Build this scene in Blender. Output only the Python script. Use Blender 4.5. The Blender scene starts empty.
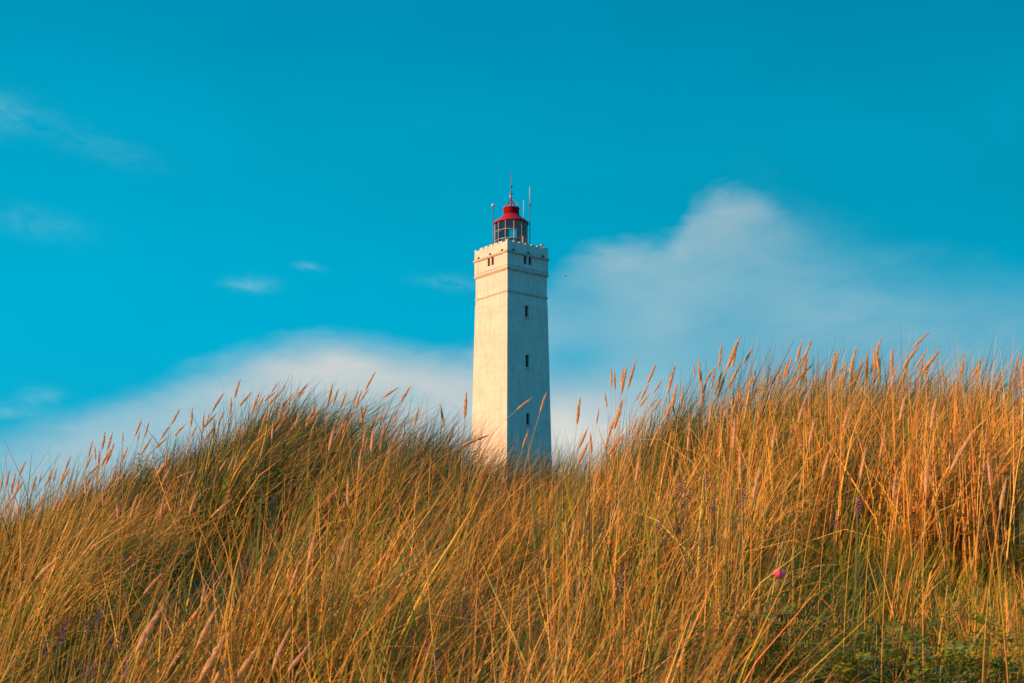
import bpy, math, random
import numpy as np
from mathutils import Vector

random.seed(7)
rng = np.random.default_rng(11)
sc = bpy.context.scene
COL = sc.collection
R_ = math.radians

# ------------------------------------------------------------------ camera
F = 1250.0                       # focal length in pixels of a 1024 wide frame
PITCH = math.atan((605 - 341.5) / F)
CZ = 1.5
cam_d = bpy.data.cameras.new("camera")
cam = bpy.data.objects.new("camera", cam_d)
COL.objects.link(cam)
cam_d.sensor_width = 36.0
cam_d.lens = 36.0 * F / 1024.0
cam_d.clip_start = 0.05
cam_d.clip_end = 20000
cam.location = (0, 0, CZ)
cam.rotation_euler = (math.pi / 2 + PITCH, 0, 0)
cam_d.dof.use_dof = True
cam_d.dof.focus_distance = 9.0
cam_d.dof.aperture_fstop = 13.0
sc.camera = cam
CP, SP = math.cos(PITCH), math.sin(PITCH)


def ray(px, py):
    """direction with y = 1"""
    u, v = (px - 512) / F, (341.5 - py) / F
    y = CP - SP * v
    return u / y, (SP + CP * v) / y


def at(px, py, d):
    u, w = ray(px, py)
    return Vector((u * d, d, CZ + w * d))


# ------------------------------------------------------------------ helpers
def tag(o, label=None, cat=None, group=None, kind=None):
    if label: o["label"] = label
    if cat: o["category"] = cat
    if group: o["group"] = group
    if kind: o["kind"] = kind
    return o


def empty(name, loc, rz=0.0):
    o = bpy.data.objects.new(name, None)
    o.empty_display_size = 0.2
    o.location = loc
    o.rotation_euler = (0, 0, rz)
    COL.objects.link(o)
    return o


class MB:
    """collects vertices and faces of one mesh"""

    def __init__(self):
        self.v, self.f, self.sm = [], [], []

    def add(self, vs, fs, smooth=False):
        b = len(self.v)
        self.v += [tuple(p) for p in vs]
        self.f += [tuple(i + b for i in f) for f in fs]
        self.sm += [smooth] * len(fs)
        return self

    def frustum(self, z0, z1, a0, b0, a1, b1, cx=0, cy=0):
        vs = [(cx + sx * a, cy + sy * b, z) for z, a, b in ((z0, a0 / 2, b0 / 2), (z1, a1 / 2, b1 / 2))
              for sx, sy in ((-1, -1), (1, -1), (1, 1), (-1, 1))]
        return self.add(vs, [(3, 2, 1, 0), (4, 5, 6, 7), (0, 1, 5, 4), (1, 2, 6, 5), (2, 3, 7, 6), (3, 0, 4, 7)])

    def box(self, x0, x1, y0, y1, z0, z1):
        return self.frustum(z0, z1, x1 - x0, y1 - y0, x1 - x0, y1 - y0, (x0 + x1) / 2, (y0 + y1) / 2)

    def lathe(self, prof, n=32, cx=0, cy=0, cap=True, smooth=True):
        vs, fs = [], []
        for r, z in prof:
            for k in range(n):
                a = 2 * math.pi * k / n
                vs.append((cx + r * math.cos(a), cy + r * math.sin(a), z))
        for i in range(len(prof) - 1):
            for k in range(n):
                k2 = (k + 1) % n
                fs.append((i * n + k, i * n + k2, (i + 1) * n + k2, (i + 1) * n + k))
        if cap:
            fs.append(tuple(range(n - 1, -1, -1)))
            fs.append(tuple((len(prof) - 1) * n + k for k in range(n)))
        return self.add(vs, fs, smooth)

    def tube(self, pts, rad, n=8, smooth=True):
        pts = [Vector(p) for p in pts]
        m = len(pts)
        rad = rad if hasattr(rad, "__len__") else [rad] * m
        vs, fs = [], []
        up = None
        for i in range(m):
            t = (pts[min(i + 1, m - 1)] - pts[max(i - 1, 0)])
            t = t.normalized() if t.length > 1e-9 else Vector((0, 0, 1))
            if up is None:
                up = t.cross(Vector((0.31, 0.87, 0.12))).normalized()
            up = (up - t * up.dot(t)).normalized()
            w = t.cross(up)
            for k in range(n):
                a = 2 * math.pi * k / n
                vs.append(pts[i] + (up * math.cos(a) + w * math.sin(a)) * rad[i])
        for i in range(m - 1):
            for k in range(n):
                k2 = (k + 1) % n
                fs.append((i * n + k, i * n + k2, (i + 1) * n + k2, (i + 1) * n + k))
        fs.append(tuple(range(n - 1, -1, -1)))
        fs.append(tuple((m - 1) * n + k for k in range(n)))
        return self.add(vs, fs, smooth)

    def ball(self, c, r, n=12, m=8, sz=1.0):
        prof = [(max(r * math.sin(math.pi * i / m), 1e-4), c[2] - sz * r * math.cos(math.pi * i / m)) for i in range(m + 1)]
        return self.lathe(prof, n, c[0], c[1], cap=False)

    def build(self, name, mat, parent=None):
        me = bpy.data.meshes.new(name)
        me.from_pydata(self.v, [], self.f)
        me.polygons.foreach_set("use_smooth", self.sm)
        me.materials.append(mat)
        me.update()
        o = bpy.data.objects.new(name, me)
        COL.objects.link(o)
        if parent: o.parent = parent
        return o


def new_mat(name):
    m = bpy.data.materials.new(name)
    m.use_nodes = True
    nt = m.node_tree
    return m, nt, nt.nodes["Principled BSDF"]


def simple(name, col, rough=0.6, metal=0.0, var=0.15, scale=6.0):
    m, nt, p = new_mat(name)
    tc = nt.nodes.new("ShaderNodeTexCoord")
    nz = nt.nodes.new("ShaderNodeTexNoise")
    nz.inputs["Scale"].default_value = scale
    nz.inputs["Detail"].default_value = 5
    nt.links.new(tc.outputs["Object"], nz.inputs["Vector"])
    rp = nt.nodes.new("ShaderNodeValToRGB")
    rp.color_ramp.elements[0].position = 0.3
    rp.color_ramp.elements[1].position = 0.7
    rp.color_ramp.elements[0].color = tuple(c * (1 - var) for c in col) + (1,)
    rp.color_ramp.elements[1].color = tuple(min(c * (1 + var), 1) for c in col) + (1,)
    nt.links.new(nz.outputs["Fac"], rp.inputs["Fac"])
    nt.links.new(rp.outputs["Color"], p.inputs["Base Color"])
    p.inputs["Roughness"].default_value = rough
    p.inputs["Metallic"].default_value = metal
    return m


def leafy(name, trans=0.35, col=None, rough=0.55, spec=0.25, var=0.35):
    """thin plant tissue; colour from the per-blade attribute or constant"""
    m, nt, p = new_mat(name)
    out = nt.nodes["Material Output"]
    if col is None:
        a = nt.nodes.new("ShaderNodeAttribute")
        a.attribute_name = "tint"
        src = a.outputs["Color"]
    else:
        g = nt.nodes.new("ShaderNodeNewGeometry")
        hs = nt.nodes.new("ShaderNodeHueSaturation")
        hs.inputs["Color"].default_value = tuple(col) + (1,)
        mr = nt.nodes.new("ShaderNodeMapRange")
        mr.inputs["To Min"].default_value = 1 - var
        mr.inputs["To Max"].default_value = 1 + var
        nt.links.new(g.outputs["Random Per Island"], mr.inputs["Value"])
        nt.links.new(mr.outputs["Result"], hs.inputs["Value"])
        src = hs.outputs["Color"]
    nt.links.new(src, p.inputs["Base Color"])
    p.inputs["Roughness"].default_value = rough
    p.inputs["Specular IOR Level"].default_value = spec
    tr = nt.nodes.new("ShaderNodeBsdfTranslucent")
    nt.links.new(src, tr.inputs["Color"])
    mx = nt.nodes.new("ShaderNodeMixShader")
    mx.inputs["Fac"].default_value = trans
    nt.links.new(p.outputs["BSDF"], mx.inputs[1])
    nt.links.new(tr.outputs["BSDF"], mx.inputs[2])
    nt.links.new(mx.outputs["Shader"], out.inputs["Surface"])
    return m


# ------------------------------------------------------------------ sun and sky
SUN_EL = R_(17.0)
SUN_AZ = math.atan2(-1.0, -0.46)          # measured from +Y towards +X
sdir = Vector((math.sin(SUN_AZ) * math.cos(SUN_EL), math.cos(SUN_AZ) * math.cos(SUN_EL), math.sin(SUN_EL)))
sun_d = bpy.data.lights.new("sun", "SUN")
sun_d.energy = 5.0
sun_d.angle = R_(0.55)
sun_d.color = (1.0, 0.465, 0.165)
sun = bpy.data.objects.new("sun", sun_d)
sun.rotation_euler = sdir.to_track_quat("Z", "Y").to_euler()
COL.objects.link(sun)

world = bpy.data.worlds.new("World")
sc.world = world
world.use_nodes = True
wt = world.node_tree
N, L = wt.nodes, wt.links
bg = N["Background"]
bg.inputs["Strength"].default_value = 0.1


def mth(op, a, b=None, c=None, clamp=False):
    n = N.new("ShaderNodeMath")
    n.operation = op
    n.use_clamp = clamp
    for i, x in enumerate((a, b, c)):
        if x is None: continue
        if isinstance(x, (int, float)): n.inputs[i].default_value = x
        else: L.new(x, n.inputs[i])
    return n.outputs[0]


def mixc(fac, a, b, mode="MIX"):
    n = N.new("ShaderNodeMix")
    n.data_type = "RGBA"
    n.blend_type = mode
    n.clamp_factor = True
    for s, x in ((n.inputs[0], fac), (n.inputs[6], a), (n.inputs[7], b)):
        if isinstance(x, (int, float)): s.default_value = x
        elif isinstance(x, tuple): s.default_value = x + (1,)
        else: L.new(x, s)
    return n.outputs[2]


def sstep(x, a, b):
    n = N.new("ShaderNodeMapRange")
    n.interpolation_type = "SMOOTHSTEP"
    L.new(x, n.inputs["Value"])
    n.inputs["From Min"].default_value = a
    n.inputs["From Max"].default_value = b
    return n.outputs["Result"]


def lin(r, g, b, k=7.58):
    f = lambda c: (c / 255 / 12.92 if c / 255 <= 0.04045 else ((c / 255 + 0.055) / 1.055) ** 2.4)
    return (f(r) * k, f(g) * k, f(b) * k)


sky = N.new("ShaderNodeTexSky")
sky.sky_type = "NISHITA"
sky.sun_disc = False
sky.sun_elevation = SUN_EL
sky.sun_rotation = SUN_AZ
sky.air_density = 1.0
sky.dust_density = 0.4
sky.ozone_density = 2.0
tc = N.new("ShaderNodeTexCoord")
sep = N.new("ShaderNodeSeparateXYZ")
L.new(tc.outputs["Generated"], sep.inputs[0])
X, Y, Z = sep.outputs
AZ = mth("ARCTAN2", X, Y)
EL = mth("ARCSINE", Z)


def azel(px, py):
    u, w = ray(px, py)
    return math.atan2(u, 1), math.atan2(w, math.hypot(u, 1))


# warp for the cloud edges
cmb = N.new("ShaderNodeCombineXYZ")
L.new(mth("MULTIPLY", AZ, 5.0), cmb.inputs[0])
L.new(mth("MULTIPLY", EL, 11.0), cmb.inputs[1])


def noise(scale, detail, seed, rough=0.55, dist=0.0):
    n = N.new("ShaderNodeTexNoise")
    n.noise_dimensions = "3D"
    mp = N.new("ShaderNodeMapping")
    mp.inputs["Location"].default_value = (seed, seed * 0.37, seed * 1.7)
    L.new(cmb.outputs[0], mp.inputs[0])
    L.new(mp.outputs[0], n.inputs["Vector"])
    n.inputs["Scale"].default_value = scale
    n.inputs["Detail"].default_value = detail
    n.inputs["Roughness"].default_value = rough
    n.inputs["Distortion"].default_value = dist
    return mth("SUBTRACT", n.outputs["Fac"], 0.5)


n_big = noise(1.3, 6, 3.1, 0.5, 0.3)
n_mid = noise(3.6, 6, 8.7, 0.55, 0.4)
n_fin = noise(9.0, 5, 1.9, 0.55, 0.6)


def curve(pts):
    """top elevation of a cloud bank as a function of azimuth"""
    n = N.new("ShaderNodeFloatCurve")
    c = n.mapping.curves[0]
    ps = []
    for px, py in pts:
        a, e = azel(px, py)
        ps.append((a + 0.5, e))
    while len(c.points) < len(ps): c.points.new(0.5, 0.5)
    for q, (a, e) in zip(c.points, ps):
        q.location = (min(max(a, 0), 1), e)
        q.handle_type = "AUTO"
    n.mapping.use_clip = False
    n.mapping.update()
    L.new(mth("ADD", AZ, 0.5), n.inputs["Value"])
    return n.outputs[0]


# clear sky: the physical sky, graded to the deep teal of the evening
nl = N.new("ShaderNodeRGBToBW")
L.new(sky.outputs[0], nl.inputs[0])
grad = N.new("ShaderNodeValToRGB")
cr = grad.color_ramp
cr.interpolation = "EASE"
stops = [(0.0, lin(30, 178, 208, 1)), (0.22, lin(0, 183, 220, 1)), (0.34, lin(0, 172, 208, 1)),
         (0.48, lin(0, 154, 194, 1)), (0.70, lin(0, 158, 218, 1)), (1.0, lin(0, 158, 222, 1))]
while len(cr.elements) < len(stops): cr.elements.new(0.5)
for e, (p, c) in zip(cr.elements, stops):
    e.position = p
    e.color = c + (1,)
L.new(EL, grad.inputs["Fac"])
# azimuth: brighter towards the sun (left), deeper away from it
side = sstep(AZ, -0.55, 0.55)
gain = mth("ADD", mth("SUBTRACT", 1.06, mth("MULTIPLY", side, 0.22)), mth("MULTIPLY", n_big, 0.16))
gn = mth("MULTIPLY", gain, 9.4 * 0.758)
vm = N.new("ShaderNodeVectorMath")
vm.operation = "SCALE"
L.new(grad.outputs["Color"], vm.inputs[0])
L.new(gn, vm.inputs["Scale"])
nish = mixc(1.0, sky.outputs[0], (0.0, 0.44, 0.67), "MULTIPLY")
base = mixc(0.12, vm.outputs[0], nish)

# right cloud bank
w = mth("ADD", mth("MULTIPLY", n_big, 0.03), mth("ADD", mth("MULTIPLY", n_mid, 0.026), mth("MULTIPLY", n_fin, 0.008)))
top_r = curve([(330, 420), (440, 372), (500, 320), (560, 262), (620, 240), (672, 226), (695, 196), (728, 178), (762, 186),
               (805, 214), (860, 240), (930, 262), (1024, 288), (1180, 330)])
dr = mth("ADD", mth("SUBTRACT", top_r, EL), w)
soft = sstep(AZ, 0.17, 0.28)
edge_r = mixc(soft, sstep(dr, -0.005, 0.025), sstep(dr, -0.03, 0.10))
a0, e0 = azel(715, 222)
# density falls off below the sunlit top
fall = mth("SUBTRACT", 1.0, mth("MULTIPLY", sstep(dr, 0.03, 0.16), 0.34))
den_r = mth("MULTIPLY", mth("MULTIPLY", edge_r, fall), mth("ADD", 0.43, mth("ADD", mth("MULTIPLY", n_mid, 0.34), mth("MULTIPLY", n_big, 0.5))))


def blob(px, py, rx, ry, tilt=0.0):
    a, e = azel(px, py)
    ca, sa = math.cos(tilt), math.sin(tilt)
    da = mth("SUBTRACT", AZ, a)
    de = mth("SUBTRACT", EL, e)
    p = mth("ADD", mth("MULTIPLY", da, ca * F / rx), mth("MULTIPLY", de, sa * F / rx))
    q = mth("ADD", mth("MULTIPLY", da, -sa * F / ry), mth("MULTIPLY", de, ca * F / ry))
    r2 = mth("ADD", mth("MULTIPLY", p, p), mth("MULTIPLY", q, q))
    return mth("POWER", 2.718, mth("MULTIPLY", r2, -1.0))


gap = mth("SUBTRACT", 1.0, mth("ADD", mth("MULTIPLY", blob(575, 362, 55, 26), 0.75), mth("MULTIPLY", blob(572, 300, 55, 38), 0.4)), clamp=True)
glow = mth("ADD", mth("MULTIPLY", blob(728, 205, 52, 30), 0.16), mth("MULTIPLY", blob(640, 250, 50, 16), 0.2))
ahead = mth("SUBTRACT", 1.0, sstep(mth("ABSOLUTE", AZ), 0.55, 0.9))
den_r = mth("MULTIPLY", mth("MULTIPLY", mth("ADD", den_r, mth("MULTIPLY", glow, edge_r)), gap), ahead, clamp=True)
c1 = mixc(den_r, base, lin(192, 206, 208))

# left low bank
top_l = curve([(-160, 440), (0, 424), (60, 408), (130, 388), (200, 362), (260, 343), (320, 333), (380, 337), (430, 345),
               (490, 352), (540, 378), (600, 402), (700, 430), (900, 470)])
dl = mth("ADD", mth("SUBTRACT", top_l, EL), mth("MULTIPLY", w, 0.7))
edge_l = mth("MULTIPLY", sstep(dl, -0.006, 0.035), ahead)
den_l = mth("MULTIPLY", edge_l, mth("ADD", 0.5, mth("ADD", mth("MULTIPLY", n_big, 0.55), mth("MULTIPLY", n_mid, 0.28))))
den_l = mth("ADD", den_l, mth("MULTIPLY", edge_l, mth("MULTIPLY", blob(355, 368, 130, 40), 0.42)), clamp=True)
c2 = mixc(den_l, c1, lin(208, 211, 208))

# warm white low behind the tower
lowb = mth("MULTIPLY", blob(585, 440, 110, 46), 0.86)
c3 = mixc(mth("MULTIPLY", lowb, mth("ADD", 1.0, mth("MULTIPLY", n_mid, 0.8)), clamp=True), c2, lin(226, 222, 214))

# loose scraps of cloud
c4 = c3
for px, py, rx, ry, t, k in ((250, 284, 20, 6, 0.0, 0.30), (308, 267, 12, 3.5, -0.1, 0.22), (60, 130, 60, 13, -0.28, 0.035),
                             (118, 152, 36, 11, -0.2, 0.045), (30, 222, 46, 13, -0.1, 0.06), (455, 283, 30, 7, -0.1, 0.12), (42, 396, 16, 7, 0, 0.22),
                             (14, 412, 26, 8, 0, 0.2), (0, 112, 26, 16, 0, 0.15)):
    f = mth("MULTIPLY", mth("MULTIPLY", blob(px, py, rx, ry, t), k), mth("ADD", 1.0, mth("ADD", mth("MULTIPLY", n_fin, 4.5), mth("MULTIPLY", n_mid, 1.5))), clamp=True)
    c4 = mixc(f, c4, lin(150, 205, 214))
# below the horizon: the dim warm-grey of the land
hz = sstep(EL, -0.02, 0.01)
c5 = mixc(hz, lin(50, 62, 52), c4)
L.new(c5, bg.inputs["Color"])

# ------------------------------------------------------------------ terrain
MASS = [(-400, 560), (-60, 517), (0, 500), (60, 486), (100, 470), (150, 452), (200, 430), (240, 415), (270, 408), (310, 408), (360, 418),
        (400, 428), (440, 446), (480, 462), (510, 470), (540, 474), (570, 473), (600, 456), (640, 434), (680, 412), (720, 398),
        (760, 392), (800, 388), (850, 388), (900, 384), (950, 390), (1000, 402), (1024, 408), (1100, 424), (1400, 470)]
RID = [(-400, 10.2), (-60, 10.0), (270, 9.4), (510, 9.0), (650, 8.0), (880, 7.3), (1400, 7.1)]
rp_x, rp_y = zip(*RID)
GHT = ([-400, 0, 100, 200, 280, 360, 420, 520, 620, 700, 800, 1400], [0.62, 0.61, 0.58, 0.56, 0.56, 0.60, 0.64, 0.62, 0.48, 0.57, 0.67, 0.68])
rx_, rr_, rh_ = [], [], []
for px, py in MASS:
    r = float(np.interp(px, rp_x, rp_y))
    p = at(px, py, r)
    rx_.append(p.x); rr_.append(r); rh_.append(p.z - float(np.interp(px, *GHT)))
rx_, rr_, rh_ = map(np.array, (rx_, rr_, rh_))


def sm(t):
    t = np.clip(t, 0, 1)
    return t * t * (3 - 2 * t)


def wob(x, y, s, k):
    return (np.sin(x * 1.7 * s + k) * np.cos(y * 1.3 * s - k * 2) + 0.5 * np.sin(x * 3.1 * s + y * 2.3 * s + k * 3)
            + 0.4 * np.cos(y * 4.1 * s - x * 1.9 * s + k)) / 1.9


def ground(x, y):
    x = np.asarray(x, float); y = np.asarray(y, float)
    R = np.interp(x, rx_, rr_); H = np.interp(x, rx_, rh_)
    g0 = CZ - 1.35
    t = np.clip(y / R, 0, 1)
    s = 0.55 * t + 0.45 * np.sin(t * np.pi / 2)
    lw = sm((1.1 - x) / 3.2)
    s = s * (1 - lw) + t ** 1.12 * lw
    up = g0 + (H - g0) * s
    b = sm((y - R) / 7.0)
    far = 0.8 + 5.5 * sm((y - 18) / 120.0)
    back = H * (1 - b) + np.minimum(H - 0.9, far) * b
    back = back + (far - back) * sm((y - R - 6) / 12.0)
    z = np.where(y <= R, up, back)
    side = sm((np.abs(x) - 9) / 12.0)
    z = z * (1 - side) + (0.2 + 6.1 * sm((y - 4) / 135.0)) * side
    hum = 0.13 * wob(x, y, 1.15, 0.4) + 0.07 * wob(x, y, 2.6, 1.9)
    z = z + hum * np.clip((y - 1) / 3, 0, 1) * (1 - 0.72 * np.exp(-((y - R) / 1.3) ** 2)) + 0.5 * wob(x, y, 0.05, 1.2) * sm((np.hypot(x, y) - 25) / 30)
    return z


def axis(lo, hi, step, far):
    a = list(np.arange(lo, hi + 1e-6, step))
    s, p, q = step, lo, hi
    while q < far:
        s *= 1.25
        p -= s; q += s
        a = [p] + a + [q]
    return np.array(a)


gx, gy = axis(-10, 8, 0.15, 4500), axis(-3, 16, 0.15, 4500)
GX, GY = np.meshgrid(gx, gy)
GZ = ground(GX, GY)
nx, ny = len(gx), len(gy)
gv = np.stack([GX.ravel(), GY.ravel(), GZ.ravel()], 1)
ii = (np.arange(ny - 1)[:, None] * nx + np.arange(nx - 1)[None, :]).ravel()
gf = np.stack([ii, ii + 1, ii + 1 + nx, ii + nx], 1)


def np_mesh(name, v, f, mat, smooth=True, tint=None):
    me = bpy.data.meshes.new(name)
    k = f.shape[1]
    me.vertices.add(len(v)); me.vertices.foreach_set("co", v.astype(np.float32).ravel())
    me.loops.add(f.size); me.loops.foreach_set("vertex_index", f.astype(np.int32).ravel())
    me.polygons.add(len(f)); me.polygons.foreach_set("loop_start", np.arange(len(f), dtype=np.int32) * k)
    me.polygons.foreach_set("use_smooth", np.full(len(f), smooth))
    if tint is not None:
        a = me.attributes.new("tint", "FLOAT_COLOR", "POINT")
        a.data.foreach_set("color", np.concatenate([tint, np.ones((len(tint), 1))], 1).astype(np.float32).ravel())
    me.materials.append(mat)
    me.update(calc_edges=True)
    o = bpy.data.objects.new(name, me)
    COL.objects.link(o)
    return o


m_soil, nt, p = new_mat("dune_soil")
tcg = nt.nodes.new("ShaderNodeTexCoord")
nz = nt.nodes.new("ShaderNodeTexNoise")
nz.inputs["Scale"].default_value = 3.0
nz.inputs["Detail"].default_value = 9
nt.links.new(tcg.outputs["Object"], nz.inputs["Vector"])
rp = nt.nodes.new("ShaderNodeValToRGB")
rp.color_ramp.elements[0].position = 0.35
rp.color_ramp.elements[0].color = (0.045, 0.05, 0.02, 1)
rp.color_ramp.elements[1].position = 0.68
rp.color_ramp.elements[1].color = (0.11, 0.09, 0.042, 1)
nt.links.new(nz.outputs["Fac"], rp.inputs["Fac"])
nt.links.new(rp.outputs["Color"], p.inputs["Base Color"])
p.inputs["Roughness"].default_value = 0.95
tag(np_mesh("dune_ground", gv, gf, m_soil), "sandy dune ground under the wind-blown grass", "ground", None, "structure")

# ------------------------------------------------------------------ where a pixel meets the grass
def hit(px, py, h):
    u, w_ = ray(px, py)
    ds = np.arange(2.2, 11.5, 0.03)
    z = CZ + w_ * ds
    g = ground(u * ds, ds) + h
    k = np.nonzero(z <= g)[0]
    d = ds[k[0]] if len(k) else ds[np.argmin(z - g)]
    return Vector((u * d, d, CZ + w_ * d))


BUSHES = [(825, 650, 0.42, 0.5), (745, 668, 0.26, 0.4), (990, 525, 0.3, 0.5), (668, 500, 0.26, 0.45), (930, 650, 0.3, 0.4), (142, 488, 0.22, 0.5), (283, 556, 0.16, 0.4), (400, 560, 0.2, 0.35), (510, 640, 0.2, 0.35)]
bush_c = [hit(px, py, 0.25) for px, py, r, h in BUSHES]
GAPS = [(235, 572, 0.34), (255, 553, 0.26), (205, 590, 0.22), (330, 470, 0.3), (350, 452, 0.3), (660, 505, 0.22), (120, 648, 0.2), (50, 660, 0.22), (90, 660, 0.18),
        (800, 560, 0.15), (860, 545, 0.2), (500, 510, 0.16), (640, 585, 0.14), (690, 470, 0.18), (20, 560, 0.2)]
gap_c = [(hit(px, py, 0.2), r) for px, py, r in GAPS]


def keep(x, y):
    k = np.ones(len(x))
    for (c, (px, py, r, h)) in zip(bush_c, BUSHES):
        k *= 1 - 0.8 * np.exp(-(((x - c.x) / (r * 0.9)) ** 2 + ((y - c.y + 0.2) / (r + 0.25)) ** 2))
    k *= np.clip(0.42 + 1.1 * wob(x, y, 2.3, 0.9) + 0.7 * wob(x, y, 5.1, 2.0), 0.10, 1)
    for c, r in gap_c:
        r = r * 1.45
        k *= 1 - 0.93 * np.exp(-(((x - c.x) / r) ** 2 + ((y - c.y + r * 0.8) / (r * 2.4)) ** 2))
    return k


# ------------------------------------------------------------------ grass
def lean_field(x, y):
    u = x / np.maximum(y, 1.0)            # across the slope
    a = np.interp(x, [-5, -3, -1.5, 0, 1.2, 3.5], [46, 46, 41, 31, 27, 26])
    return np.radians(a + 9 * wob(x, y, 0.9, 2.2))


def blades(x, y, length, width, ph0, ph1, az, tint, tip_tint=None, segs=4, face=None, zadd=0.0):
    n = len(x)
    t = np.linspace(0, 1, segs + 1)
    z = ground(x, y) - 0.03 + zadd
    P = np.zeros((n, segs + 1, 3))
    cur = np.stack([x, y, z], 1)
    P[:, 0] = cur
    phs = []
    for i in range(segs):
        tm = (i + 0.5) / segs
        ph = ph0 + (ph1 - ph0) * tm ** 1.3
        st = length / segs
        cur = cur + np.stack([np.sin(ph) * np.cos(az) * st, np.sin(ph) * np.sin(az) * st, np.cos(ph) * st], 1)
        P[:, i + 1] = cur
    if face is None:
        face = rng.uniform(0, 2 * np.pi, n)
    tang = P[:, -1] - P[:, 0]
    tang /= np.linalg.norm(tang, axis=1)[:, None]
    side = np.stack([np.cos(face), np.sin(face), 0.15 * np.sin(face * 3)], 1)
    side -= tang * (side * tang).sum(1)[:, None]
    side /= np.linalg.norm(side, axis=1)[:, None] + 1e-9
    wd = width[:, None] * np.array([0.75, 1.0, 0.9, 0.62, 0.12])[None, :] if segs == 4 else width[:, None] * np.interp(t, [0, .3, .7, 1], [.8, 1, .75, .1])[None, :]
    A = P + side[:, None, :] * wd[:, :, None] * 0.5
    B = P - side[:, None, :] * wd[:, :, None] * 0.5
    V = np.stack([A, B], 2).reshape(n, -1, 3)
    m = 2 * (segs + 1)
    b = np.arange(n)[:, None] * m + np.arange(segs)[None, :] * 2
    b = b.ravel()
    Fc = np.stack([b, b + 1, b + 3, b + 2], 1)
    if tip_tint is None: tip_tint = tint
    k = (t ** 2)[None, :, None]
    T = tint[:, None, :] * (1 - k) + tip_tint[:, None, :] * k
    T = np.repeat(T[:, :, None, :], 2, 2).reshape(-1, 3)
    return V.reshape(-1, 3), Fc, T


def join(parts):
    vs, fs, ts, o = [], [], [], 0
    for v, f, t in parts:
        vs.append(v); fs.append(f + o); ts.append(t); o += len(v)
    return np.concatenate(vs), np.concatenate(fs), np.concatenate(ts)


def scatter(n, ylo=1.7, yover=0.9, lm=2.2, rm=1.7):
    """points over the dune face the camera looks at and a strip of either side"""
    out_x, out_y = [], []
    while sum(map(len, out_x)) < n:
        y = rng.uniform(ylo, 11.2, n)
        x = rng.uniform(-7.2, 6.0, n)
        R = np.interp(x, rx_, rr_)
        ok = (y < R + yover) & (x > -0.42 * y - lm) & (x < 0.42 * y + rm)
        ok &= rng.uniform(0, 1, n) < keep(x, y)
        out_x.append(x[ok]); out_y.append(y[ok])
    return np.concatenate(out_x)[:n], np.concatenate(out_y)[:n]


def pal(cols, n, jit=0.18, weights=None):
    c = np.array(cols)[rng.choice(len(cols), n, p=weights)]
    return np.clip(c * rng.normal(1, jit, (n, 1)) * rng.normal(1, 0.06, (n, 3)), 0.01, 0.9)


GREEN = [(0.12, 0.22, 0.020), (0.060, 0.135, 0.045), (0.28, 0.34, 0.025), (0.060, 0.13, 0.070), (0.19, 0.27, 0.02)]
STRAW = [(0.86, 0.46, 0.065), (0.74, 0.34, 0.050), (0.88, 0.56, 0.13), (0.46, 0.20, 0.050), (0.76, 0.30, 0.07), (0.58, 0.40, 0.13)]
FINE = [(0.70, 0.45, 0.050), (0.56, 0.36, 0.04), (0.40, 0.40, 0.03), (0.76, 0.52, 0.08), (0.38, 0.20, 0.08), (0.30, 0.35, 0.025)]


def greenness(x, y):
    R = np.interp(x, rx_, rr_)
    c = np.clip((y / R - 0.72) / 0.28, 0, 1)              # the crest stays green
    g = 0.56 + 0.30 * wob(x, y, 1.1, 5.0) + 0.22 * wob(x, y, 2.9, 1.0) + 0.42 * c + 0.22 * c * (x < 0) + 0.35 * np.clip((y / R - 0.62) / 0.2, 0, 1) * np.exp(-((x + 1.35) / 0.85) ** 2)
    g = g - 0.20 * np.clip((x + 0.2) / 2.2, -0.6, 1) 
    return np.clip(g, 0.06, 0.95)


def short_mat(x, y):
    """the low green mat at the foot of the slope on the right, where only short grass grows"""
    return (1 - 0.52 * sm((x / y - 0.13) / 0.08) * sm((4.9 - y) / 1.0)) * (1 - 0.14 * sm((-x / y - 0.22) / 0.08))


# tussocks of marram: long rolled leaves fanned about a crown
def tussocks(nt_, per):
    cx, cy = scatter(nt_, yover=0.7)
    cnt = rng.poisson(per, nt_)
    idx = np.repeat(np.arange(nt_), cnt)
    n = len(idx)
    rad = rng.uniform(0.05, 0.19, nt_)[idx] * np.sqrt(rng.uniform(0, 1, n))
    th = rng.uniform(0, 2 * np.pi, n)
    x = cx[idx] + rad * np.cos(th); y = cy[idx] + rad * np.sin(th)
    size = (np.clip(rng.normal(0.74, 0.10, nt_), .5, .95) * short_mat(cx, cy))[idx]
    ln = size * rng.uniform(0.62, 1.12, n)
    lean = lean_field(x, y)
    own = rng.normal(0, 0.15, nt_)[idx]
    ph0 = np.abs(lean * 0.35 + own * .5 + rng.normal(0, 0.12, n))
    ph1 = np.clip(lean * 1.4 + own * 1.5 + rng.normal(0, 0.42, n), 0.03, 2.0)
    az = rng.normal(0.1, 0.42, nt_)[idx] + rng.normal(0, 0.52, n) + 0.5 * np.sin(th) * rng.uniform(0, 1, n)
    flip = rng.uniform(0, 1, n) < np.interp(x, [-3, 0, 2], [0.02, 0.07, 0.13]) * (y < 0.75 * np.interp(x, rx_, rr_))
    az = np.where(flip, az + np.pi, az)
    ph1 = np.where(flip, ph1 * 0.55, ph1)
    g = greenness(cx, cy)[idx]
    is_g = rng.uniform(0, 1, n) < g
    return x, y, ln, ph0, ph1, az, is_g


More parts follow.
